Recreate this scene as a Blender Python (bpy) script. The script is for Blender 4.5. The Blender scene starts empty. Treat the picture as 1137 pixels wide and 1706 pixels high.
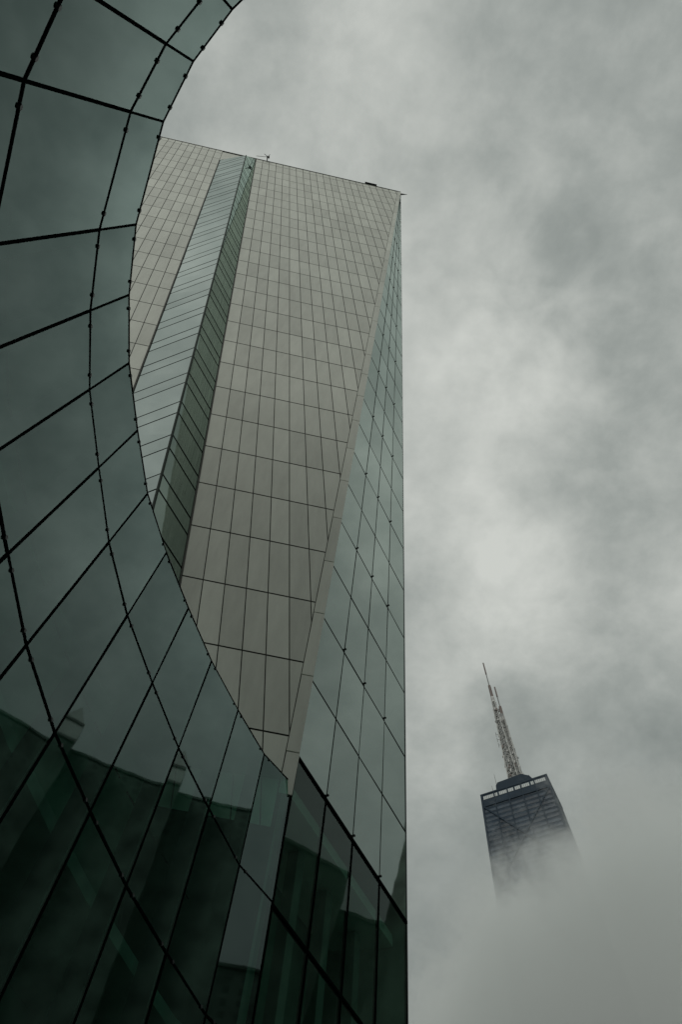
import bpy, math, random
from mathutils import Vector, Matrix
random.seed(7)
C = bpy.context.scene.collection
S = bpy.context.scene

# ------------------------------------------------------------------ camera
cam = bpy.data.cameras.new("camera"); cam.sensor_fit = 'VERTICAL'; cam.sensor_height = 36.0
cam.lens = 1200.0 / 1706.0 * 36.0; cam.clip_start = 0.1; cam.clip_end = 20000
co = bpy.data.objects.new("camera", cam); C.objects.link(co)
co.matrix_world = Matrix(((0.99543277, -0.09546515, 0.0, 0), (-0.08707128, -0.90790829, -0.41002577, 0),
                          (0.03914317, 0.40815309, -0.91207394, 0), (0, 0, 0, 1)))
S.camera = co
S.view_settings.view_transform = 'Standard'; S.view_settings.look = 'None'
S.view_settings.gamma = 1; S.view_settings.use_curve_mapping = False
S.view_settings.exposure = 0.0
S.cycles.max_bounces = 10; S.cycles.transparent_max_bounces = 12; S.cycles.glossy_bounces = 5
S.cycles.volume_bounces = 6; S.cycles.volume_step_rate = 1.0; S.cycles.volume_max_steps = 256

# ------------------------------------------------------------------ sky and sun
SUN_EL, SUN_AZ = 42.0, 196.0                       # sun veiled by cloud, behind the camera
W = bpy.data.worlds.new("World"); S.world = W; W.use_nodes = True
nt = W.node_tree; nt.nodes.clear()
def N(t, tree=None, **kw):
    n = (tree or nt).nodes.new(t)
    for k, v in kw.items():
        if k[0] == '_': setattr(n, k[1:], v)
        else: n.inputs[int(k[1:]) if k[0] == 'i' and k[1:].isdigit() else k].default_value = v
    return n
def L(a, b, tree=None): (tree or nt).links.new(a, b)
def M_(op, a, b=None, tree=None, clamp=False):
    t = tree or nt; n = t.nodes.new('ShaderNodeMath'); n.operation = op; n.use_clamp = clamp
    for i, v in enumerate((a, b)):
        if v is None: continue
        if isinstance(v, (int, float)): n.inputs[i].default_value = v
        else: t.links.new(v, n.inputs[i])
    return n.outputs[0]
out = N('ShaderNodeOutputWorld'); bg = N('ShaderNodeBackground'); bg.inputs['Strength'].default_value = 0.1
sky = N('ShaderNodeTexSky'); sky.sky_type = 'NISHITA'; sky.sun_disc = False
sky.sun_elevation = math.radians(SUN_EL); sky.sun_rotation = math.radians(SUN_AZ)
tc = N('ShaderNodeTexCoord'); sp = N('ShaderNodeSeparateXYZ'); L(tc.outputs['Generated'], sp.inputs[0])
zc_ = M_('ADD', M_('MAXIMUM', sp.outputs[2], 0.0), 0.22)
cb = N('ShaderNodeCombineXYZ'); L(M_('DIVIDE', sp.outputs[0], zc_), cb.inputs[0]); L(M_('DIVIDE', sp.outputs[1], zc_), cb.inputs[1])
def noise(scale, det, rough, off, dist=0.0):
    mp = N('ShaderNodeMapping'); mp.inputs['Location'].default_value = off; L(cb.outputs[0], mp.inputs[0])
    n = N('ShaderNodeTexNoise'); n.inputs['Scale'].default_value = scale; n.inputs['Detail'].default_value = det
    n.inputs['Roughness'].default_value = rough; n.inputs['Distortion'].default_value = dist
    L(mp.outputs[0], n.inputs['Vector']); return n.outputs['Fac']
def lump(d, inner, outer):                         # a broad soft cloud mass round one sky direction
    v = N('ShaderNodeVectorMath', _operation='DOT_PRODUCT'); L(nrm.outputs[0], v.inputs[0]); v.inputs[1].default_value = Vector(d).normalized()
    r = N('ShaderNodeMapRange', _interpolation_type='SMOOTHSTEP'); L(v.outputs['Value'], r.inputs[0])
    r.inputs[1].default_value = math.cos(math.radians(outer)); r.inputs[2].default_value = math.cos(math.radians(inner)); return r.outputs[0]
nrm = N('ShaderNodeVectorMath', _operation='NORMALIZE'); L(tc.outputs['Generated'], nrm.inputs[0])
big = noise(2.6, 5, 0.55, (3.1, 1.7, 0.4), 0.25); mid = noise(7.5, 7, 0.6, (0.3, 5.2, 1.1), 0.1)
v = M_('ADD', M_('MULTIPLY', M_('SUBTRACT', big, 0.52), 1.0), M_('MULTIPLY', M_('SUBTRACT', mid, 0.49), 1.8))
LUMPS = [((0.100, 0.105, 0.989), 2, 9, 0.38), ((0.152, 0.325, 0.933), 3, 14, 0.50), ((0.155, 0.480, 0.862), 3, 12, 0.22),
         ((0.33, 0.433, 0.838), 3, 12, 0.26), ((-0.09, -0.13, 0.985), 3, 14, 0.40), ((0.25, 0.09, 0.963), 4, 13, 0.22),
         ((0.271, -0.162, 0.949), 3, 12, -0.06), ((0.281, 0.314, 0.907), 2, 6, -0.22)]
lv = v
for d, a0, a1, amp in LUMPS: lv = M_('ADD', lv, M_('MULTIPLY', lump(d, a0, a1), amp))
fine = noise(15.0, 3, 0.45, (1.9, 0.2, 3.3), 0.6)            # broken scud to the right of the tower top
lv = M_('ADD', lv, M_('MULTIPLY', M_('MULTIPLY', M_('SUBTRACT', fine, 0.53), 0.85), lump((0.235, 0.10, 0.967), 3, 12)))
# clouds thin out into even mist towards the horizon
low = N('ShaderNodeMapRange', _interpolation_type='SMOOTHSTEP'); L(sp.outputs[2], low.inputs[0]); low.inputs[1].default_value = 0.45; low.inputs[2].default_value = 0.85
lv = M_('ADD', M_('MULTIPLY', lv, M_('ADD', M_('MULTIPLY', low.outputs[0], 0.75), 0.25)), M_('MULTIPLY', M_('SUBTRACT', low.outputs[0], 1.0), 0.52))
ramp = N('ShaderNodeValToRGB'); L(M_('ADD', M_('MULTIPLY', lv, 0.5), 0.5), ramp.inputs[0])
e = ramp.color_ramp.elements
e[0].position = 0.10; e[0].color = (0.150, 0.175, 0.166, 1); e[1].position = 0.95; e[1].color = (0.61, 0.63, 0.59, 1)
m_ = e.new(0.5); m_.color = (0.335, 0.362, 0.340, 1)
sc = N('ShaderNodeVectorMath', _operation='SCALE'); L(ramp.outputs[0], sc.inputs[0]); sc.inputs['Scale'].default_value = 10.0
mx = N('ShaderNodeMixRGB'); mx.inputs[0].default_value = 0.97; L(sky.outputs[0], mx.inputs[1]); L(sc.outputs[0], mx.inputs[2])
L(mx.outputs[0], bg.inputs['Color']); L(bg.outputs[0], out.inputs['Surface'])

sl = bpy.data.lights.new("sun", 'SUN'); sl.energy = 1.25; sl.angle = math.radians(25); sl.color = (1.0, 0.97, 0.92)
so = bpy.data.objects.new("sun", sl); C.objects.link(so)
az, el = math.radians(SUN_AZ), math.radians(SUN_EL)
sd = Vector((math.sin(az) * math.cos(el), math.cos(az) * math.cos(el), math.sin(el)))
so.rotation_euler = sd.to_track_quat('Z', 'Y').to_euler(); so.location = sd * 200

# ------------------------------------------------------------------ helpers
class MB:
    """collects polygons, boxes and tubes; build() links them as ONE mesh object"""
    def __init__(s): s.v, s.f = [], []
    def poly(s, pts): b = len(s.v); s.v += [tuple(p) for p in pts]; s.f.append(tuple(range(b, b + len(pts)))); return s
    def hexa(s, a, b):                             # a, b: matching quads (bottom, top)
        i = len(s.v); s.v += [tuple(p) for p in a] + [tuple(p) for p in b]; n = len(a)
        s.f.append(tuple(i + k for k in reversed(range(n)))); s.f.append(tuple(i + n + k for k in range(n)))
        for k in range(n): s.f.append((i + k, i + (k + 1) % n, i + n + (k + 1) % n, i + n + k))
        return s
    def slab(s, pts, off):                         # polygon with thickness along vector off
        return s.hexa(pts, [Vector(p) + off for p in pts])
    def bar(s, p, q, w, d, side):                  # box beam p->q, width w along side, depth d across
        p, q = Vector(p), Vector(q); ax = (q - p).normalized(); sx = (side - side.dot(ax) * ax).normalized(); sy = ax.cross(sx)
        c = [sx * (w / 2 * i) + sy * (d / 2 * j) for i, j in ((-1, -1), (1, -1), (1, 1), (-1, 1))]
        return s.hexa([p + k for k in c], [q + k for k in c])
    def tube(s, p, q, r, r2=None, n=8):
        p, q = Vector(p), Vector(q); r2 = r if r2 is None else r2; ax = (q - p).normalized()
        sx = ax.orthogonal().normalized(); sy = ax.cross(sx)
        cs = [sx * math.cos(2 * math.pi * k / n) + sy * math.sin(2 * math.pi * k / n) for k in range(n)]
        return s.hexa([p + c * r for c in cs], [q + c * r2 for c in cs])
    def box(s, c, x, y, z):                        # centre and three half-extents vectors
        c = Vector(c); k = [x * i + y * j for i, j in ((-1, -1), (1, -1), (1, 1), (-1, 1))]
        return s.hexa([c + q - z for q in k], [c + q + z for q in k])
    def ball(s, c, r, n=8, m=5):
        c = Vector(c); i0 = len(s.v)
        for a in range(m + 1):
            for b in range(n):
                t, p = math.pi * a / m, 2 * math.pi * b / n
                s.v.append(tuple(c + Vector((math.sin(t) * math.cos(p), math.sin(t) * math.sin(p), math.cos(t))) * r))
        for a in range(m):
            for b in range(n): s.f.append((i0 + a * n + b, i0 + a * n + (b + 1) % n, i0 + (a + 1) * n + (b + 1) % n, i0 + (a + 1) * n + b))
        return s
    def build(s, name, mat, parent=None):
        me = bpy.data.meshes.new(name); me.from_pydata(s.v, [], s.f); me.materials.append(mat); me.update()
        o = bpy.data.objects.new(name, me); C.objects.link(o)
        if parent is not None:
            o.parent = parent; o.matrix_parent_inverse = parent.matrix_world.inverted()
        return o
def empty(name, loc, label, cat, group=None):
    o = bpy.data.objects.new(name, None); C.objects.link(o); o.location = loc; o['label'] = label; o['category'] = cat
    o.matrix_world = Matrix.Translation(loc)
    if group: o['group'] = group
    return o
def clip(poly, f):                                 # keep the side where f(p) >= 0
    r = []
    for i, p in enumerate(poly):
        q = poly[(i + 1) % len(poly)]; a, b = f(p), f(q)
        if a >= 0: r.append(p)
        if (a < 0) != (b < 0): t = a / (a - b); r.append(tuple(p[k] + (q[k] - p[k]) * t for k in range(len(p))))
    return r

# ------------------------------------------------------------------ materials
def mat(name):
    m = bpy.data.materials.new(name); m.use_nodes = True; m.node_tree.nodes.clear(); return m, m.node_tree
def simple(name, col, rough=0.6, metal=0.0, spec=0.5, var=0.0, vscale=1.0, emit=0.0):
    m, t = mat(name); o = N('ShaderNodeOutputMaterial', t); p = N('ShaderNodeBsdfPrincipled', t)
    p.inputs['Base Color'].default_value = (*col, 1); p.inputs['Roughness'].default_value = rough
    p.inputs['Metallic'].default_value = metal; p.inputs['Specular IOR Level'].default_value = spec
    if var:
        g = N('ShaderNodeTexCoord', t); n = N('ShaderNodeTexNoise', t); n.inputs['Scale'].default_value = vscale; n.inputs['Detail'].default_value = 6
        L(g.outputs['Object'], n.inputs['Vector'], t); r = N('ShaderNodeMapRange', t); L(n.outputs['Fac'], r.inputs[0], t)
        r.inputs[1].default_value = .3; r.inputs[2].default_value = .7; r.inputs[3].default_value = 1 - var; r.inputs[4].default_value = 1 + var
        x = N('ShaderNodeVectorMath', t, _operation='SCALE'); x.inputs[0].default_value = col; L(r.outputs[0], x.inputs['Scale'], t); L(x.outputs[0], p.inputs['Base Color'], t)
    if emit: p.inputs['Emission Color'].default_value = (*col, 1); p.inputs['Emission Strength'].default_value = emit
    L(p.outputs[0], o.inputs[0], t); return m
def glass(name, under, f0, tint, thru=0.0, tcol=(.4, .5, .45), rough=0.02, wave=0.004, wscale=0.35, var=0.25):
    """coated facade glass: Fresnel reflection over a dark body (thru = how much one sees through it)"""
    m, t = mat(name); o = N('ShaderNodeOutputMaterial', t)
    g = N('ShaderNodeTexCoord', t); oi = N('ShaderNodeObjectInfo', t)
    nz = N('ShaderNodeTexNoise', t); nz.inputs['Scale'].default_value = wscale; nz.inputs['Detail'].default_value = 2; L(g.outputs['Object'], nz.inputs['Vector'], t)
    bp = N('ShaderNodeBump', t); bp.inputs['Strength'].default_value = 1.0; bp.inputs['Distance'].default_value = wave; L(nz.outputs['Fac'], bp.inputs['Height'], t)
    gl = N('ShaderNodeBsdfGlossy', t); gl.inputs['Color'].default_value = (*tint, 1); gl.inputs['Roughness'].default_value = rough; L(bp.outputs[0], gl.inputs['Normal'], t)
    df = N('ShaderNodeBsdfDiffuse', t)
    ge = N('ShaderNodeNewGeometry', t)
    rnd = M_('FRACT', M_('ADD', oi.outputs['Random'], ge.outputs['Random Per Island'], t), None, t)
    k = M_('ADD', M_('MULTIPLY', rnd, var, t), 1 - var / 2, t)
    d2 = N('ShaderNodeTexNoise', t); d2.inputs['Scale'].default_value = 0.9; d2.inputs['Detail'].default_value = 7; L(g.outputs['Object'], d2.inputs['Vector'], t)
    k = M_('MULTIPLY', k, M_('ADD', M_('MULTIPLY', d2.outputs['Fac'], 0.5, t), 0.75, t), t)
    x = N('ShaderNodeVectorMath', t, _operation='SCALE'); x.inputs[0].default_value = under; L(k, x.inputs['Scale'], t); L(x.outputs[0], df.inputs['Color'], t)
    body = df.outputs[0]
    if thru:
        tr = N('ShaderNodeBsdfTransparent', t); tr.inputs['Color'].default_value = (*tcol, 1)
        b = N('ShaderNodeMixShader', t); b.inputs[0].default_value = thru; L(body, b.inputs[1], t); L(tr.outputs[0], b.inputs[2], t); body = b.outputs[0]
    dt = N('ShaderNodeVectorMath', t, _operation='DOT_PRODUCT'); L(ge.outputs['Normal'], dt.inputs[0], t); L(ge.outputs['Incoming'], dt.inputs[1], t)
    fr = M_('POWER', M_('SUBTRACT', 1.0, M_('ABSOLUTE', dt.outputs['Value'], None, t), t), 5.0, t)     # Schlick: f0 at normal, 1 at grazing
    f = M_('ADD', M_('MULTIPLY', fr, 1.0 - f0, t), f0, t)
    f = M_('MULTIPLY', f, M_('ADD', M_('MULTIPLY', rnd, var * .6, t), 1 - var * .3, t), t, True)
    mm = N('ShaderNodeMixShader', t); L(f, mm.inputs[0], t); L(body, mm.inputs[1], t); L(gl.outputs[0], mm.inputs[2], t)
    L(mm.outputs[0], o.inputs[0], t); return m
def stone():
    m, t = mat('pale_stone'); o = N('ShaderNodeOutputMaterial', t); p = N('ShaderNodeBsdfPrincipled', t)
    g = N('ShaderNodeTexCoord', t); ge = N('ShaderNodeNewGeometry', t)
    n1 = N('ShaderNodeTexNoise', t); n1.inputs['Scale'].default_value = 0.12; n1.inputs['Detail'].default_value = 5; L(g.outputs['Object'], n1.inputs['Vector'], t)
    mp = N('ShaderNodeMapping', t); mp.inputs['Scale'].default_value = (1.6, 1.6, 0.12); L(g.outputs['Object'], mp.inputs[0], t)
    n2 = N('ShaderNodeTexNoise', t); n2.inputs['Scale'].default_value = 1.2; n2.inputs['Detail'].default_value = 8; n2.inputs['Roughness'].default_value = .65; L(mp.outputs[0], n2.inputs['Vector'], t)
    n3 = N('ShaderNodeTexNoise', t); n3.inputs['Scale'].default_value = 22; n3.inputs['Detail'].default_value = 3; L(g.outputs['Object'], n3.inputs['Vector'], t)
    k = M_('ADD', M_('MULTIPLY', ge.outputs['Random Per Island'], 0.20, t), 0.59, t)
    k = M_('ADD', k, M_('MULTIPLY', n1.outputs['Fac'], 0.26, t), t); k = M_('ADD', k, M_('MULTIPLY', n2.outputs['Fac'], 0.42, t), t)
    k = M_('ADD', k, M_('MULTIPLY', n3.outputs['Fac'], 0.08, t), t)
    x = N('ShaderNodeVectorMath', t, _operation='SCALE'); x.inputs[0].default_value = STONE; L(k, x.inputs['Scale'], t)
    L(x.outputs[0], p.inputs['Base Color'], t); p.inputs['Roughness'].default_value = 0.75; p.inputs['Specular IOR Level'].default_value = 0.25
    L(p.outputs[0], o.inputs[0], t); return m
STONE = (0.535, 0.565, 0.505)
m_stone = stone()
m_joint = simple('dark_joint', (0.05, 0.053, 0.045), 0.9)
m_frame = simple('black_metal', (0.004, 0.005, 0.005), 0.9, spec=0.0)
m_gasket = simple('black_gasket', (0.018, 0.024, 0.022), 0.8)
m_clip = simple('dark_steel', (0.03, 0.035, 0.035), 0.4, 0.6)
m_curve = glass('dark_curtain_glass', (0.012, 0.02, 0.018), 0.115, (0.78, 1.0, 0.96), thru=0.93, tcol=(0.42, 0.78, 0.65))
m_right = glass('silver_glass', (0.055, 0.068, 0.06), 0.40, (0.88, 1.0, 0.94))
m_lobby = glass('clear_lobby_glass', (0.012, 0.02, 0.016), 0.07, (0.84, 1.0, 0.93), thru=0.9, tcol=(0.52, 0.82, 0.70))
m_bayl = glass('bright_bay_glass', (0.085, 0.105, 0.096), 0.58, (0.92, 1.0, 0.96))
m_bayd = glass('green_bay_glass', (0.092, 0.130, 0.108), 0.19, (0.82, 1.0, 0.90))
m_int = simple('lobby_interior', (0.075, 0.16, 0.125), 0.8, var=.4, vscale=.5)
m_slab = simple('concrete_slab', (0.16, 0.20, 0.18), 0.8, var=.2)
m_fin = simple('glass_fin', (0.05, 0.075, 0.068), 0.4, spec=.2)
m_roof = simple('roof_membrane', (0.25, 0.25, 0.24), 0.9)
m_backwall = simple('rear_cladding', (0.30, 0.30, 0.28), 0.8, var=.15)

# ------------------------------------------------------------------ ground
G0 = -1.6
m_ground = simple('paving', (0.24, 0.235, 0.225), 0.85, var=.25, vscale=.4)
g = MB().poly([(-6000, -6000, G0), (6000, -6000, G0), (6000, 6000, G0), (-6000, 6000, G0)]).build('ground', m_ground); g['kind'] = 'structure'

# ------------------------------------------------------------------ hotel tower: leaning stone face, glass prow, folded glass bay
O = Vector((-4.357, 10.701, 47.367)); H = Vector((0.993, 0.119, 0.0)).normalized(); WC = Vector((-0.114, -0.210, 0.971)).normalized()
WN = Vector((0.117, -0.973, -0.197)).normalized()          # outward normal of the stone face
RD = Vector((0.521, 0.854, 0.0)).normalized(); RN = Vector((0.845, -0.515, -0.145)).normalized()
GD = Vector((-0.8949, 0.4462, 0.0)).normalized()
TIP = Vector((3.849, 0.029, 104.93)); ED = Vector((-0.695, 17.311, 16.889))   # the leaning corner between stone and glass
def Wp(u, z, off=0.0): return O + H * u + WC * ((z - O.z) / WC.z) + WN * off
def Ep(z): return ED + (TIP - ED) * ((z - ED.z) / (TIP.z - ED.z))
def u_of(P): q = P - O; q = q - WC * (q.z / WC.z); return q.dot(H)
ROOF = 105.0
EDGE = Vector((3.86, 24.372, 18.39))                         # right edge of the glass prow
def Xp(z): return EDGE + (TIP - EDGE) * ((z - EDGE.z) / (TIP.z - EDGE.z))
tower = empty('hotel_tower', (2, 25, G0), 'leaning tower of pale stone panels with a pointed glass prow and folded glass bay', 'tower')
ROW, R0 = 3.2565, 18.85
COL = 0.8945
UL = -36 * COL
def uc(z): return u_of(Ep(z))
def strip_u(z): return uc(z) - 0.42
# backing (the dark joints seen between the panels)
for u0, u1, nm in ((UL, -10 * COL, 'a'), (-5 * COL, None, 'b')):
    if u1 is None: MB().poly([Wp(u0, G0), Wp(strip_u(G0) + .1, G0), Wp(strip_u(ROOF - .1) + .1, ROOF - .1), Wp(u0, ROOF - .1)]).build('facade_backing', m_joint, tower)
    else: MB().poly([Wp(u0, G0), Wp(u1, G0), Wp(u1, ROOF - .1), Wp(u0, ROOF - .1)]).build('facade_backing', m_joint, tower)
    mb = MB()
    z = R0 - (7 if u1 is not None else 1) * ROW
    while z < ROOF - .2:
        zt = min(z + ROW, ROOF)
        k0 = round(u0 / COL); k1 = 40 if u1 is None else round(u1 / COL)
        gz, gu = 0.030 + 0.0002 * max(z, 0), 0.017 + 0.00014 * max(z, 0)
        for k in range(k0, k1):
            p = [(k * COL + gu, z + gz), (k * COL + COL - gu, z + gz), (k * COL + COL - gu, zt - gz), (k * COL + gu, zt - gz)]
            if u1 is None: p = clip(p, lambda q: strip_u(q[1]) - 0.03 - q[0])
            if len(p) > 2: mb.poly([Wp(a, b, 0.05) for a, b in p])
        z += ROW
    mb.build('stone_facade', m_stone, tower)
# stone strip along the corner, one piece per storey
mb = MB(); z = 16.72
while z < ROOF - .3:
    zt = min(18.25 if z < 17 else z + ROW, TIP.z); w0, w1 = [min(0.42, max(0.12, 0.42)) for q in (z, zt)]
    a, b, c, d = Wp(uc(z) - w0, z + .025, .09), Wp(uc(z) + .02, z + .025, .09), Wp(uc(zt) + .02, zt - .025, .09), Wp(uc(zt) - w1, zt - .025, .09)
    mb.slab([a, b, c, d], -WN * 0.16)
    z = 18.25 if z < 17 else z + ROW
mb.build('corner_strip', m_stone, tower)
# roof edge and roof
mb = MB(); a, b = Wp(UL, ROOF, 0.02), Wp(uc(ROOF - .07), ROOF, 0.02)
mb.bar(a + Vector((0, 0, .06)), b + Vector((0, 0, .06)), .22, .12, WN); mb.build('coping', simple('coping_metal', (.10, .12, .11), .5), tower)
TL = Wp(UL, ROOF - .2); BK = TIP + GD * 34 + Vector((0, 0, -.13)); BK2 = TL + Vector((2, 24, 0))
MB().poly([TL, TIP + Vector((0, 0, -.13)), BK, BK2]).build('roof', m_roof, tower)
XB = Xp(G0)
MB().poly([XB, XB + GD * 34, BK, TIP + Vector((0, 0, -.13))]).poly([XB + GD * 34, Wp(UL, G0) + Vector((2, 24, 0)), BK2, BK]).poly([Wp(UL, G0) + Vector((2, 24, 0)), Wp(UL, G0), TL, BK2]).build('rear_wall', m_backwall, tower)
# small rooftop things seen over the edge
mb = MB(); p = Wp(-3.05, ROOF) + Vector((0, -1.1, 0)); mb.tube(p + Vector((0, .5, .3)), p + Vector((0, 1.8, .2)), .06)
for dx, dy in ((-.35, .2), (.35, .2), (0, .8)): mb.tube(p + Vector((dx, dy, 0)), p + Vector((0, .5, 1.2)), .035)
mb.tube(p + Vector((0, .5, 0)), p + Vector((0, .5, 2.0)), .05); mb.tube(p + Vector((-1.5, .5, .6)), p + Vector((.2, .5, .8)), .03); mb.box(p + Vector((0, .5, 1.3)), Vector((.15, 0, 0)), Vector((0, .15, 0)), Vector((0, 0, .16)))
mb.build('roof_aerial', m_clip, tower)
MB().box(Wp(11.0, ROOF) + Vector((0, -.22, .25)), H * .8, Vector((0, .12, 0)), Vector((0, 0, .05))).build('roof_cradle', m_frame, tower)
MB().tube(TIP + Vector((-.3, .2, .1)), TIP + Vector((.9, .15, .25)), .16, .02).build('tip_spike', m_clip, tower)

# glass prow: four columns of panes that narrow to the tip
FR = (0.0, 0.235, 0.472, 0.725, 1.0)
def Rp(s, z, off=0.0): a, b = Ep(z), Xp(z); return a + (b - a) * s + RN * off
ZR = [18.14 + 3.262 * k for k in range(27)] + [TIP.z]
ZL = [G0, 4.4, 9.0, 13.5, 18.14]
MB().poly([Rp(0, 18.2, -.06), Rp(1, 18.2, -.06), Rp(1, TIP.z - .4, -.06), Rp(0, TIP.z - .4, -.06)]).build('glass_backing', m_gasket, tower)
def pane(z0, z1, s0, s1, gz, gs):
    def q(s, z, d): a, b = Ep(z), Xp(z); w = max((b - a).length, 1e-3); return Rp(min(max(s + d / w, s0), s1), z)
    return [q(s0, z0 + gz, gs), q(s1, z0 + gz, -gs), q(s1, z1 - gz, -gs), q(s0, z1 - gz, gs)]
rest = MB()
def tilt(pts, amt):                                          # panes never sit perfectly in plane
    c = sum(pts, Vector()) / len(pts); ax = Vector((random.gauss(0, 1), random.gauss(0, 1), random.gauss(0, 1))).normalized()
    r = Matrix.Rotation(random.gauss(0, amt), 3, ax); return [c + r @ (p - c) for p in pts]
for i in range(len(ZR) - 1):
    for j in range(4):
        pts = [Vector(p) for p in pane(ZR[i], ZR[i + 1], FR[j], FR[j + 1], .032 + .0006 * ZR[i], .028 + .0003 * ZR[i])]
        pts = tilt(pts, 0.004)
        if i < 21: MB().slab([p for p in pts], -RN * 0.025).build('glass_pane', m_right, tower)
        else: rest.slab(pts, -RN * 0.025)
o = rest.build('upper_glazing', m_right, tower); o['kind'] = 'stuff'
for i in range(len(ZL) - 1):
    for j in range(4):
        pts = pane(ZL[i], ZL[i + 1], FR[j], FR[j + 1], .04, .03); o = MB().poly(tilt(pts, .0015)).build('glass_pane', m_lobby, tower)
        o['label'] = 'clear dark green lobby pane'
for z in ZL[1:]: MB().bar(Rp(0, z, -.02), Rp(1, z, -.02), .13 if z > 18 else .10, .12, Vector((0, 0, 1))).build('transom', m_frame, tower)
for j in range(5): MB().bar(Rp(FR[j], G0, -.03), Rp(FR[j], 18.08, -.03), .075, .10, RD).build('mullion', m_frame, tower)
# point fixings at every second storey line
mbs = 0
for i in range(0, 22, 2):
    for j in range(1, 4):
        p = Rp(FR[j], ZR[i] + .17, .05); k = MB().ball(p, .05, 7, 4); k.tube(p, p - RN * .12, .04, n=6)
        k.build('glass_fixing', m_clip, tower)
# right-hand edge trim
MB().bar(Xp(G0) + GD * .03, Xp(TIP.z - .2) + GD * .03, .10, .06, RN).build('edge_trim', simple('edge_steel', (.16, .18, .18), .45, .3), tower)
# lobby inside
def Ri(s, z, dep): return Rp(s, z) - RN * dep
MB().slab([Ri(-.02, 17.35, .5), Ri(.985, 17.35, .5), Ri(.985, 17.35, 3.2), Ri(-.02, 17.35, 3.2)], Vector((0, 0, .45))).build('floor_slab', simple('white_slab_edge', (.45, .5, .46), .8), tower)
MB().slab([Ri(0, 8.6, .9), Ri(.985, 8.6, .9), Ri(.985, 8.6, 3.2), Ri(0, 8.6, 3.2)], Vector((0, 0, .35))).build('floor_slab', m_slab, tower)
MB().poly([Ri(-.02, G0, 3.3), Ri(1, G0, 3.3), Ri(1, 18.1, 3.3), Ri(-.02, 18.1, 3.3)]).build('lobby_wall', m_int, tower)
for s in (.14, .36, .60, .86):
    MB().bar(Ri(s, G0, 1.6), Ri(s, 17.3, 1.6), .42, .42, RD).build('lobby_column', m_slab, tower)

# folded bay of glass bands on the stone face
bay = empty('glass_bay', Wp(-7 * COL, 20), None, None); del bay['label']; del bay['category']
bay.parent = tower; bay.matrix_parent_inverse = tower.matrix_world.inverted()
def dep(z): return 2.50 - 0.5 * (z - 27.0) / 71.0
UD, UG = -5 * COL, -10 * COL
def Rg(z): return Wp(UD, z) - RD * dep(z)                    # ridge line of the fold
def Gl(z): return Wp(UG, z)
zt = ROOF + .25
def gtop(p): return p
RT = 97.8; bands = []; z = 27.85 - 9 * ROW
while z < zt:
    bands += [(z, z + 1.15, 'spandrel'), (z + 1.15, z + ROW, 'window_strip')]; z += ROW
DN = Vector((0.829, -0.506, -0.012)); GN = Vector((-0.433, -0.869, -0.239))
MB().poly([Rg(G0) - DN * .05, Wp(UD, G0) - DN * .05, Wp(UD, ROOF) - DN * .05, Rg(RT) - DN * .05]).build('bay_backing', m_gasket, bay)
MB().poly([Gl(G0) - GN * .05, Rg(G0) - GN * .05, Rg(RT) - GN * .05, Gl(99.8) - GN * .05]).build('bay_backing', m_gasket, bay)
def cut(z0, z1, A, B, n, g, top):                            # strip between lines A and B, top edge may slope
    pts = [(0, z0 + g), (1, z0 + g), (1, z1 - g), (0, z1 - g)]
    pts = clip(pts, lambda q: top[0] + (top[1] - top[0]) * q[0] - q[1])
    return [A(b) + (B(b) - A(b)) * a + n * .012 for a, b in pts]
for z0, z1, nm in bands:
    for A, B, n, m, top in ((Rg, lambda z: Wp(UD, z), DN, m_bayd, (RT, ROOF - .1)), (Gl, Rg, GN, m_bayl, (99.9, RT))):
        p = cut(z0, z1, A, B, n, (.028 + .0006 * max(z0, 0)) * (1.6 if m is m_bayd else 1), top)
        if len(p) > 2: MB().slab(tilt([Vector(q) for q in p], .0025), -n * .03).build(nm, m, bay)
MB().bar(Rg(G0) + (DN + GN) * .02, Rg(RT) + (DN + GN) * .02, .09, .09, DN).build('ridge_trim', simple('ridge_steel', (.06, .075, .068), .8, spec=.1), bay)
MB().bar(Wp(UD, G0, .06), Wp(UD, ROOF - .2, .06), .07, .06, H).build('side_trim', m_joint, bay)
MB().bar(Wp(UG, G0, .06), Wp(UG, 99.8, .06), .08, .06, H).build('side_trim', m_joint, bay)
MB().poly([Gl(99.85), Rg(RT - .05), Wp(UD, ROOF - .15), Wp(UG, ROOF - .15)]).build('bay_cap', m_stone, bay)

# ------------------------------------------------------------------ curved glass wall close to the camera
ZC = Vector((0.024, -0.003, 1.0))
base = [(-0.92, -4.06, .05), (-2.03, -3.39, .06), (-3.014, -2.537, .064), (-3.721, -1.742, .083), (-4.314, -.759, .101), (-4.918, 1.073, .122), (-5.156, 2.456, .132),
        (-5.261, 3.924, .14), (-5.167, 5.492, .143), (-5.039, 7.130, .146), (-4.714, 8.879, .144), (-4.204, 10.621, .138),
        (-3.616, 12.445, .13), (-2.865, 14.275, .119), (-2.056, 16.127, .106)]
tops = [14.3, 14.4, 14.55, 14.7, 14.84, 14.95, 15.1, 15.26, 15.4, 15.6, 15.97, 16.2, 16.45, 16.7, 17.0, 17.16]
RWS = [None, 13.0, 9.3, 5.6, 1.9, G0]
nK = len(base) + 1
def Cp(k, h):
    if k < len(base): return Vector(base[k]) + ZC * h
    return Vector((-1.135, 17.37, .089)) + ZC * h             # dies into the leaning corner
def Ch(k, j): return tops[k] if j == 0 else RWS[j]
wall = empty('curved_glass_wall', (-5, 4, G0), 'dark curved curtain wall of bolted glass panes sweeping overhead beside the leaning tower', 'glass wall')
def Cn(k):                                                    # outward normal of pane k..k+1
    d = Cp(k + 1, 13) - Cp(k, 13); n = Vector((d.y, -d.x, 0)); return n.normalized()
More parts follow.
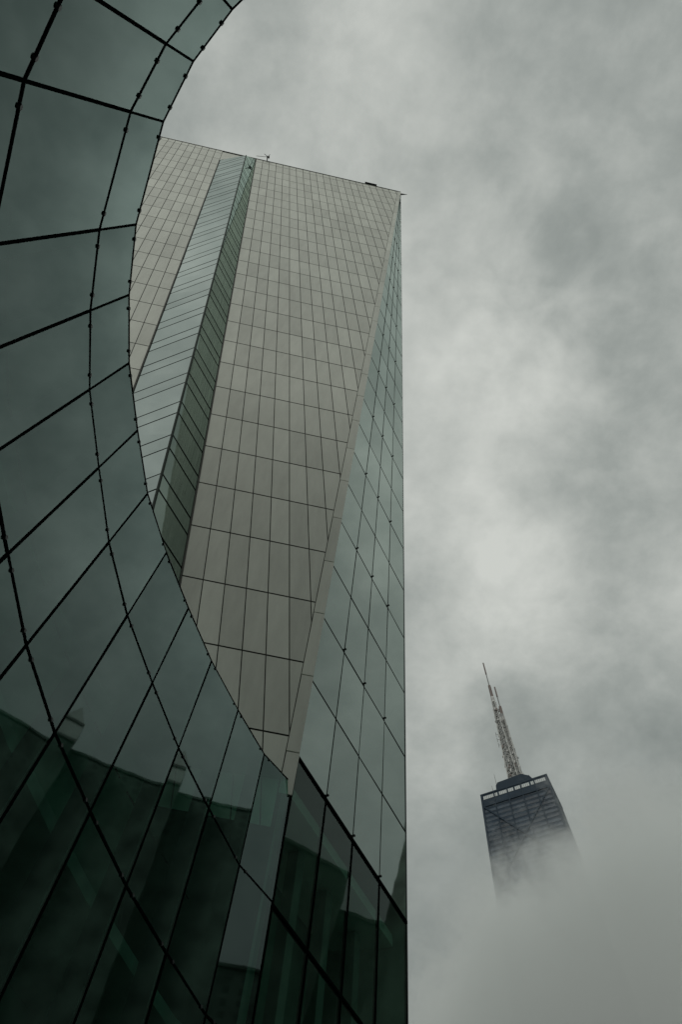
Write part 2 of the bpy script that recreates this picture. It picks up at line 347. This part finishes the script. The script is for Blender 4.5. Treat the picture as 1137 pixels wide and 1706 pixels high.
for k in range(nK - 1):
    for j in range(5):
        a, b, c, d = Cp(k, Ch(k, j + 1)), Cp(k + 1, Ch(k + 1, j + 1)), Cp(k + 1, Ch(k + 1, j)), Cp(k, Ch(k, j))
        gx = (b - a).normalized() * .02; gz = Vector((0, 0, .02))
        q = tilt([a + gx + gz, b - gx + gz, c - gx - gz, d + gx - gz], .0022)
        if k < nK - 2: MB().poly(q).build('glass_pane', m_curve, wall)
        else:                                                 # the end bay twists to meet the leaning corner
            mb = MB(); nn = 10; g_ = lambda x, y: (q[0] * (1 - x) + q[1] * x) * (1 - y) + (q[3] * (1 - x) + q[2] * x) * y
            mb.v = [tuple(g_(x / nn, y / nn)) for y in range(nn + 1) for x in range(nn + 1)]
            mb.f = [(y * (nn + 1) + x, y * (nn + 1) + x + 1, (y + 1) * (nn + 1) + x + 1, (y + 1) * (nn + 1) + x) for y in range(nn) for x in range(nn)]
            o = mb.build('glass_pane', m_curve, wall)
            for pl in o.data.polygons: pl.use_smooth = True
for k in range(nK):
    n = Cn(min(k, nK - 2)); side = Vector((-n.y, n.x, 0))
    for j in range(5):
        w = .040 if j == 0 else .050
        MB().bar(Cp(k, Ch(k, j + 1) + .02) - n * .02, Cp(k, Ch(k, j) - .02) - n * .012, w, .055, side).build('mullion', m_frame, wall)
    if k < nK - 1:
        p0, p1 = Cp(k, G0) - n * .09, Cp(k, Ch(k, 0) - .025) - n * .09
        MB().slab([p0, p1, p1 - n * .5, p0 - n * .5], side * .03).build('glass_fin', m_fin, wall)
for j in range(5):
    mb = MB(); w = (.030, .042, .054, .06, .06)[j]
    for k in range(nK - 1):
        n = Cn(k); mb.bar(Cp(k, Ch(k, j)) - n * .005, Cp(k + 1, Ch(k + 1, j)) - n * .005, w, .035, Vector((0, 0, 1)))
    tr = mb.build('transom' if j else 'glass_edge', m_frame, wall)
    if j < 3:
        for k in range(1, nK - 1):
            for kk, sgn in ((k, 1), (k - 1, -1)):
                n = Cn(kk); d = (Cp(k + sgn, 13) - Cp(k, 13)).normalized(); r = .28
                p = Cp(k, Ch(k, j)) + (Cp(k + sgn, Ch(k + sgn, j)) - Cp(k, Ch(k, j))).normalized() * r + n * .02 - Vector((0, 0, .03 if j == 0 else 0))
                MB().tube(p - n * .04, p + n * .012, .036, n=8).build('bolt', m_clip, tr)
mb = MB(); k = nK - 1
mb.slab([Cp(k, G0), Ep(G0) + Vector((.02, 0, 0)), Ep(16.9) + Vector((.02, 0, 0)), Cp(k, 16.95)], Vector((-.1, .16, 0))).build('corner_post', m_frame, wall)
# what stands behind that glass
mbr = MB(); mbw = MB(); ms = MB(); ms2 = MB()
for k in range(nK - 1):
    n = Cn(k); n0 = Cn(max(k - 1, 0)); n1 = Cn(min(k + 1, nK - 2)); na, nb = (n + n0).normalized(), (n + n1).normalized()
    mbw.poly([Cp(k, G0) - na * 3.4, Cp(k + 1, G0) - nb * 3.4, Cp(k + 1, Ch(k + 1, 0) - .04) - nb * 3.4, Cp(k, Ch(k, 0) - .04) - na * 3.4])
    mbr.poly([Cp(k, Ch(k, 0) - .012) - na * .012, Cp(k + 1, Ch(k + 1, 0) - .012) - nb * .012, Cp(k + 1, Ch(k + 1, 0) - .025) - nb * 3.5, Cp(k, Ch(k, 0) - .025) - na * 3.5])
    for q, h in ((ms, 9.1), (ms2, 5.0)):
        q.slab([Cp(k, h) - na * .75, Cp(k + 1, h) - nb * .75, Cp(k + 1, h) - nb * 3.38, Cp(k, h) - na * 3.38], Vector((0, 0, .3)))
for k in range(5, nK - 2):                                    # tension rods and struts that stiffen the glass
    n = Cn(k); c0 = (Cp(k, 0) + Cp(k + 1, 0)) / 2 - n * 1.1; dd = (Cp(k + 1, 0) - Cp(k, 0)).normalized()
    MB().tube(c0 + ZC * 9.45, c0 + ZC * 16.0 if k > 9 else c0 + ZC * 14.8, .018, n=6).tube(c0 + ZC * 12.1 - dd * .8, c0 + ZC * 12.1 + dd * .8, .02, n=6).build('tension_rod', m_frame, wall)
mbw.build('inner_wall', m_int, wall); mbr.build('roof_soffit', m_int, wall); ms.build('floor_slab', m_slab, wall); ms2.build('floor_slab', m_slab, wall)

# ------------------------------------------------------------------ far black skyscraper with masts
m_black = simple('hazed_black_cladding', (0.023, 0.040, 0.058), 0.6, spec=.12, var=.3, vscale=.06)  # blue of distance haze is put into the tower's dark colours here
m_black2 = simple('hazed_black_steel', (0.020, 0.036, 0.052), 0.6, spec=.12)
m_win = simple('hazed_bronze_glass', (0.028, 0.047, 0.066), 0.4, spec=.25, var=.5, vscale=.12)
m_brace = simple('hazed_brace_steel', (0.022, 0.038, 0.055), 0.6, spec=.1)
m_white = simple('white_louvre', (0.50, 0.54, 0.53), 0.6)
m_mw = simple('mast_white', (0.46, 0.47, 0.45), 0.6, var=.3, vscale=.3); m_mr = simple('mast_red', (0.14, 0.108, 0.096), 0.6); m_mg = simple('mast_grey', (0.17, 0.18, 0.175), 0.6)
SA = Vector((103.99, 337.99, 342.0)); SX = Vector((0.8596, -0.5109, 0)); SY = Vector((0.5109, 0.8596, 0))
def Sp(s, z, d=0.0):                                         # s 0..43 along the front, z below/above the roof, d depth inwards
    f = s / 43.0; x = s + (-z) * (-0.0152 + f * (0.0152 + 0.0600)); return SA + SX * x + SY * (d + z * 0.035) + Vector((0, 0, z))
scr = empty('skyscraper', tuple(Sp(21, -342 + G0, 15).xy) + (G0,), 'distant black tapered skyscraper with roof masts, its lower storeys lost in cloud', 'skyscraper')
D0 = 30.0; zb = -342 + G0
def back(s, z): return Sp(s, z, D0 - z * .07)
MB().hexa([Sp(0, zb), Sp(43, zb), back(43, zb), back(0, zb)], [Sp(0, 0), Sp(43, 0), back(43, 0), back(0, 0)]).build('tower_body', m_black, scr)
FL = 3.55
for i in range(26):
    z1 = -9.6 - i * FL; z0 = z1 - 1.9
    MB().hexa([Sp(1.1, z0, -.12), Sp(41.9, z0, -.12), Sp(41.9, z0, .3), Sp(1.1, z0, .3)], [Sp(1.1, z1, -.12), Sp(41.9, z1, -.12), Sp(41.9, z1, .3), Sp(1.1, z1, .3)]).build('window_strip', m_win, scr)
for k in range(6):                                           # columns of the tube frame
    s = 43 * k / 5.0; s = min(max(s, .5), 42.5)
    MB().bar(Sp(s, -110, -.3), Sp(s, -.2, -.3), 1.1 if k in (0, 5) else .8, .6, SX).build('facade_column', m_black2, scr)
for za in (-10, -70):                                        # crossed braces over eighteen storeys each
    MB().bar(Sp(.8, za - 60, -.35), Sp(42.2, za, -.35), 0.9, .3, SX).build('cross_brace', m_brace, scr)
    MB().bar(Sp(42.2, za - 60, -.4), Sp(.8, za, -.4), 0.9, .3, SX).build('cross_brace', m_brace, scr)
    MB().bar(Sp(.5, za, -.45), Sp(42.5, za, -.45), 1.2, .5, Vector((0, 0, 1))).build('tie_beam', m_black2, scr)
for b in range(4):                                           # pale louvre band under the roof edge
    grp = MB()
    s0 = 1.6 + b * 10.2
    for q in range(8):
        a, w = s0 + q * 1.16, .95; zz = -4.6
        MB().hexa([Sp(a, zz, -.25), Sp(a + w, zz, -.25), Sp(a + w, zz, .2), Sp(a, zz, .2)], [Sp(a, zz + 2.6, -.25), Sp(a + w, zz + 2.6, -.25), Sp(a + w, zz + 2.6, .2), Sp(a, zz + 2.6, .2)]).build('louvre', m_white, scr)
MB().hexa([Sp(-.2, -.7, -.3), Sp(43.2, -.7, -.3), back(43.2, -.7), back(-.2, -.7)], [Sp(-.2, .3, -.3), Sp(43.2, .3, -.3), back(43.2, .3), back(-.2, .3)]).build('roof_edge', m_black2, scr)
pent = MB().hexa([Sp(9.3, .3, 4), Sp(35.4, .3, 4), Sp(35.4, .3, 25), Sp(9.3, .3, 25)], [Sp(9.8, 8.2, 4), Sp(32, 8.2, 4), Sp(32, 8.2, 25), Sp(9.8, 8.2, 25)])
pent.hexa([Sp(9.8, 8.2, 4), Sp(31.5, 8.2, 4), Sp(31.5, 8.2, 25), Sp(9.8, 8.2, 25)], [Sp(11.3, 10.3, 4), Sp(27.5, 11.2, 4), Sp(27.5, 11.2, 25), Sp(11.3, 10.3, 25)]).build('penthouse', m_black2, scr)
for s, hh in ((7.5, 10), (10.5, 19), (8.6, 6)): MB().tube(Sp(s, 0, 5), Sp(s - .6, hh, 5), .22, .12, 6).build('whip_aerial', m_mg, scr)
def mast(s0, s1, d, zt, clutter, wb):
    a, b = Sp(s0, 9.5, d), Sp(s0, 9.5, d) + SX * (s1 - s0) * 1.0 + Vector((0, 0, zt))
    ax = (b - a); f = lambda t: a + ax * t
    T1, T2 = 0.66, 0.78
    mr = MB(); hw = lambda t: wb * (1 - t / T1) + .95 * (t / T1)
    NS = 17; c = [(1, 1), (-1, 1), (-1, -1), (1, -1)]
    lat = MB()
    for i in range(NS):
        t0, t1 = T1 * i / NS, T1 * (i + 1) / NS
        P = [[f(t) + SX * x * hw(t) + SY * y * hw(t) for x, y in c] for t in (t0, t1)]
        for q in range(4):
            lat.tube(P[0][q], P[1][q], .36, n=5); lat.tube(P[0][q], P[1][(q + 1) % 4], .15, n=4); lat.tube(P[1][q], P[1][(q + 1) % 4], .17, n=4); lat.tube(P[0][(q + 1) % 4], P[1][q], .15, n=4)
    m = lat.build('antenna_mast', m_mw, scr)
    MB().tube(f(0), f(T1), wb * .62, .6, 8).build('feed_tube', m_mg, m)
    MB().tube(f(T1 - .02), f(T2), 1.15, 1.0, 10).build('antenna_drum', m_mr, m)
    MB().tube(f(T1 - .03), f(T1 + .015), 1.35, 1.35, 10).build('collar', m_mw, m)
    MB().tube(f(T2), f(.9), .42, .40, 8).build('whip', m_mg, m); MB().tube(f(.89), f(1.0), .62, .55, 8).build('whip_tip', m_mr, m)
    rs = random.Random(int(s0 * 10))
    for i in range(clutter):
        t = rs.uniform(.01, T1 - .03) if i % 3 else rs.uniform(.0, .16); an = rs.uniform(0, 6.283); rr = hw(t) + rs.uniform(-.2, .9)
        p = f(t) + (SX * math.cos(an) + SY * math.sin(an)) * rr; h_ = rs.uniform(.4, 1.5); w_ = rs.uniform(.2, .6)
        MB().box(p, SX * w_, SY * w_, Vector((0, 0, h_))).build('antenna_panel', rs.choice((m_mw, m_mg, m_mr, m_mg, m_mw)), m)
    return m, f, hw
m1, f1, hw1 = mast(21.1, 18.6, 12, 133.5, 84, 3.3)
p = f1(.50) + SX * 3.2 - SY * 1.0
k = MB(); rings = [(0, .25), (.25, 1.1), (.7, 1.75)]
for (x0, r0), (x1, r1) in zip(rings, rings[1:]): k.tube(p - SY * x0, p - SY * x1, r0, r1, 14)
k.tube(f1(.5), p, .2, n=5); k.build('dish', m_mg, m1)
for t, s in ((.38, -1), (.34, -1), (.30, -1)): MB().tube(f1(t) + SX * s * 2.4, f1(t) + SX * s * 4.3 + Vector((0, 0, .6)), .14, n=5).tube(f1(t) + SX * s * 4.3 + Vector((0, 0, -1.6)), f1(t) + SX * s * 4.3 + Vector((0, 0, 2.6)), .16, n=5).build('side_aerial', m_mg, m1)
m2, f2, hw2 = mast(24.0, 22.3, 16, 105.5, 26, 2.4)

# ------------------------------------------------------------------ blocks across the street, mirrored in the dark glass, plus blocks added for shade and reflection
m_opp = simple('dark_brick', (0.075, 0.112, 0.090), 0.9, var=.6, vscale=.09)
m_opw = simple('unlit_window', (0.058, 0.086, 0.070), 0.6, spec=.2)
m_opp2 = simple('grey_stone', (0.16, 0.17, 0.16), 0.85, var=.2, vscale=.15)
m_pale = simple('white_stone', (0.55, 0.58, 0.55), 0.8, var=.1, vscale=.2)
def block(az0, az1, dist, h, depth, m, label, rows):
    a0, a1 = math.radians(az0), math.radians(az1)
    p, q = Vector((math.sin(a0), math.cos(a0), 0)) * dist, Vector((math.sin(a1), math.cos(a1), 0)) * dist
    dx = (q - p).normalized(); dn = Vector((-dx.y, dx.x, 0)); dn = dn if dn.dot(p) > 0 else -dn; ln = (q - p).length
    z0 = Vector((0, 0, G0))
    t = empty('street_block', tuple((p + q) / 2 + z0), label, 'building')
    MB().hexa([p + z0, q + z0, q + dn * depth + z0, p + dn * depth + z0], [v + Vector((0, 0, h)) for v in (p, q, q + dn * depth, p + dn * depth)]).build('wall', m, t)
    MB().bar(p + Vector((0, 0, h)) - dn * .3, q + Vector((0, 0, h)) - dn * .3, 1.2, .8, Vector((0, 0, 1))).build('cornice', m, t)
    for r in range(rows):
        zz = h - 4.5 - r * 4.2
        for c_ in range(max(1, int(ln / 6))):
            x = p + dx * (3 + c_ * 6) - dn * .03 + Vector((0, 0, zz))
            MB().slab([x - dx * 1.1, x + dx * 1.1, x + dx * 1.1 + Vector((0, 0, 2.2)), x - dx * 1.1 + Vector((0, 0, 2.2))], -dn * .05).build('window', m_opw, t)
    return t
block(45.5, 60.5, 260, 234, 40, m_opp, 'tall dark brick block across the street, mirrored in the curved glass', 5)
block(60.2, 64.9, 264, 150, 40, m_opp, 'narrow dark block between two others across the street', 4)
block(64.2, 92, 255, 160, 40, m_opp, 'middling dark block across the street, mirrored in the prow lobby glass', 4)
block(78, 118, 250, 196, 40, m_opp, 'broad dark block added out of view to darken what the end pane mirrors', 4)  # added out of view so the end pane mirrors dark instead of sky
block(146, 222, 28, 64, 18, m_opp2, 'unseen grey block added behind the camera to shade the lower tower', 5)  # added unseen block: keeps sun and sky off the lower stone face
a0, a1 = math.radians(56.9), math.radians(59.2)
p, q = (Vector((math.sin(a) , math.cos(a), 0)) * 246 for a in (a0, a1)); dx = (q - p).normalized(); dn = Vector((-dx.y, dx.x, 0)); dn = dn if dn.dot(p) > 0 else -dn
gt = empty('gabled_tower', tuple((p + q) / 2 + Vector((0, 0, G0))), 'slim pale tower with a pointed gable, mirrored in the curved glass', 'building'); z0, z1 = Vector((0, 0, G0)), Vector((0, 0, 238))
mb = MB().hexa([p + z0, q + z0, q + dn * 9 + z0, p + dn * 9 + z0], [v + z1 for v in (p, q, q + dn * 9, p + dn * 9)]); mb.build('wall', m_opp, gt)
MB().hexa([v + Vector((0, 0, 229)) - dn * .15 for v in (p, q, q + dn, p + dn)], [v + Vector((0, 0, 237)) - dn * .15 for v in (p, q, q + dn, p + dn)]).build('attic_band', m_pale, gt)
e_ = Vector((0, 0, .1)); ap = (p + q) / 2 + Vector((0, 0, 247))
MB().poly([p + z1 + e_, q + z1 + e_, ap]).poly([q + dn * 9 + z1 + e_, p + dn * 9 + z1 + e_, ap + dn * 9]).poly([q + z1 + e_, q + dn * 9 + z1 + e_, ap + dn * 9, ap]).poly([p + z1 + e_, ap, ap + dn * 9, p + dn * 9 + z1 + e_]).build('roof', m_pale, gt)
for zz in (228, 237.5): MB().bar(p + Vector((0, 0, zz)) - dn * .4, q + Vector((0, 0, zz)) - dn * .4, 1.2, .8, Vector((0, 0, 1))).build('string_course', m_opp2, gt)

# ------------------------------------------------------------------ cloud bank round the skyscraper
mf, t = mat('cloud_volume'); o_ = N('ShaderNodeOutputMaterial', t); pv = N('ShaderNodeVolumePrincipled', t)
pv.inputs['Color'].default_value = (0.935, 0.958, 0.948, 1); pv.inputs['Anisotropy'].default_value = 0.0
g = N('ShaderNodeTexCoord', t); s3 = N('ShaderNodeSeparateXYZ', t); L(g.outputs['Object'], s3.inputs[0], t)
n1 = N('ShaderNodeTexNoise', t); n1.inputs['Scale'].default_value = 0.030; n1.inputs['Detail'].default_value = 7; n1.inputs['Roughness'].default_value = .66; n1.inputs['Distortion'].default_value = 0.5; L(g.outputs['Object'], n1.inputs['Vector'], t)
n2 = N('ShaderNodeTexNoise', t); n2.inputs['Scale'].default_value = 0.085; n2.inputs['Detail'].default_value = 6; n2.inputs['Roughness'].default_value = .65; L(g.outputs['Object'], n2.inputs['Vector'], t)
top = M_('ADD', M_('MULTIPLY', n1.outputs['Fac'], 170.0, t), M_('ADD', M_('MULTIPLY', s3.outputs[0], 0.66, t), 70.0, t), t)
top = M_('ADD', top, M_('MULTIPLY', n2.outputs['Fac'], 75.0, t), t)       # height of the cloud top
hgt = N('ShaderNodeMapRange', t, _interpolation_type='SMOOTHSTEP'); L(M_('SUBTRACT', top, s3.outputs[2], t), hgt.inputs[0], t)
hgt.inputs[1].default_value = 0.0; hgt.inputs[2].default_value = 34.0
dx_ = M_('SUBTRACT', s3.outputs[0], 135.0, t); dy_ = M_('SUBTRACT', s3.outputs[1], 345.0, t)
rad = M_('SQRT', M_('ADD', M_('MULTIPLY', dx_, dx_, t), M_('MULTIPLY', dy_, dy_, t), t), None, t)
edge = N('ShaderNodeMapRange', t, _interpolation_type='SMOOTHSTEP'); L(rad, edge.inputs[0], t); edge.inputs[1].default_value = 118.0; edge.inputs[2].default_value = 55.0
L(M_('MULTIPLY', M_('MULTIPLY', hgt.outputs[0], edge.outputs[0], t), 0.055, t), pv.inputs['Density'], t)
L(pv.outputs[0], o_.inputs['Volume'], t)
c = Vector((135, 345, 0)); mb = MB(); nn = 24
ringp = [Vector((math.cos(6.28318 * k / nn), math.sin(6.28318 * k / nn), 0)) * 120 + c for k in range(nn)]
cl = mb.hexa([p + Vector((0, 0, 150)) for p in ringp], [p + Vector((0, 0, 330)) for p in ringp]).build('low_cloud', mf)
cl['label'] = 'low grey cloud bank wrapping the lower storeys of the black skyscraper'; cl['category'] = 'cloud'; cl['kind'] = 'stuff'
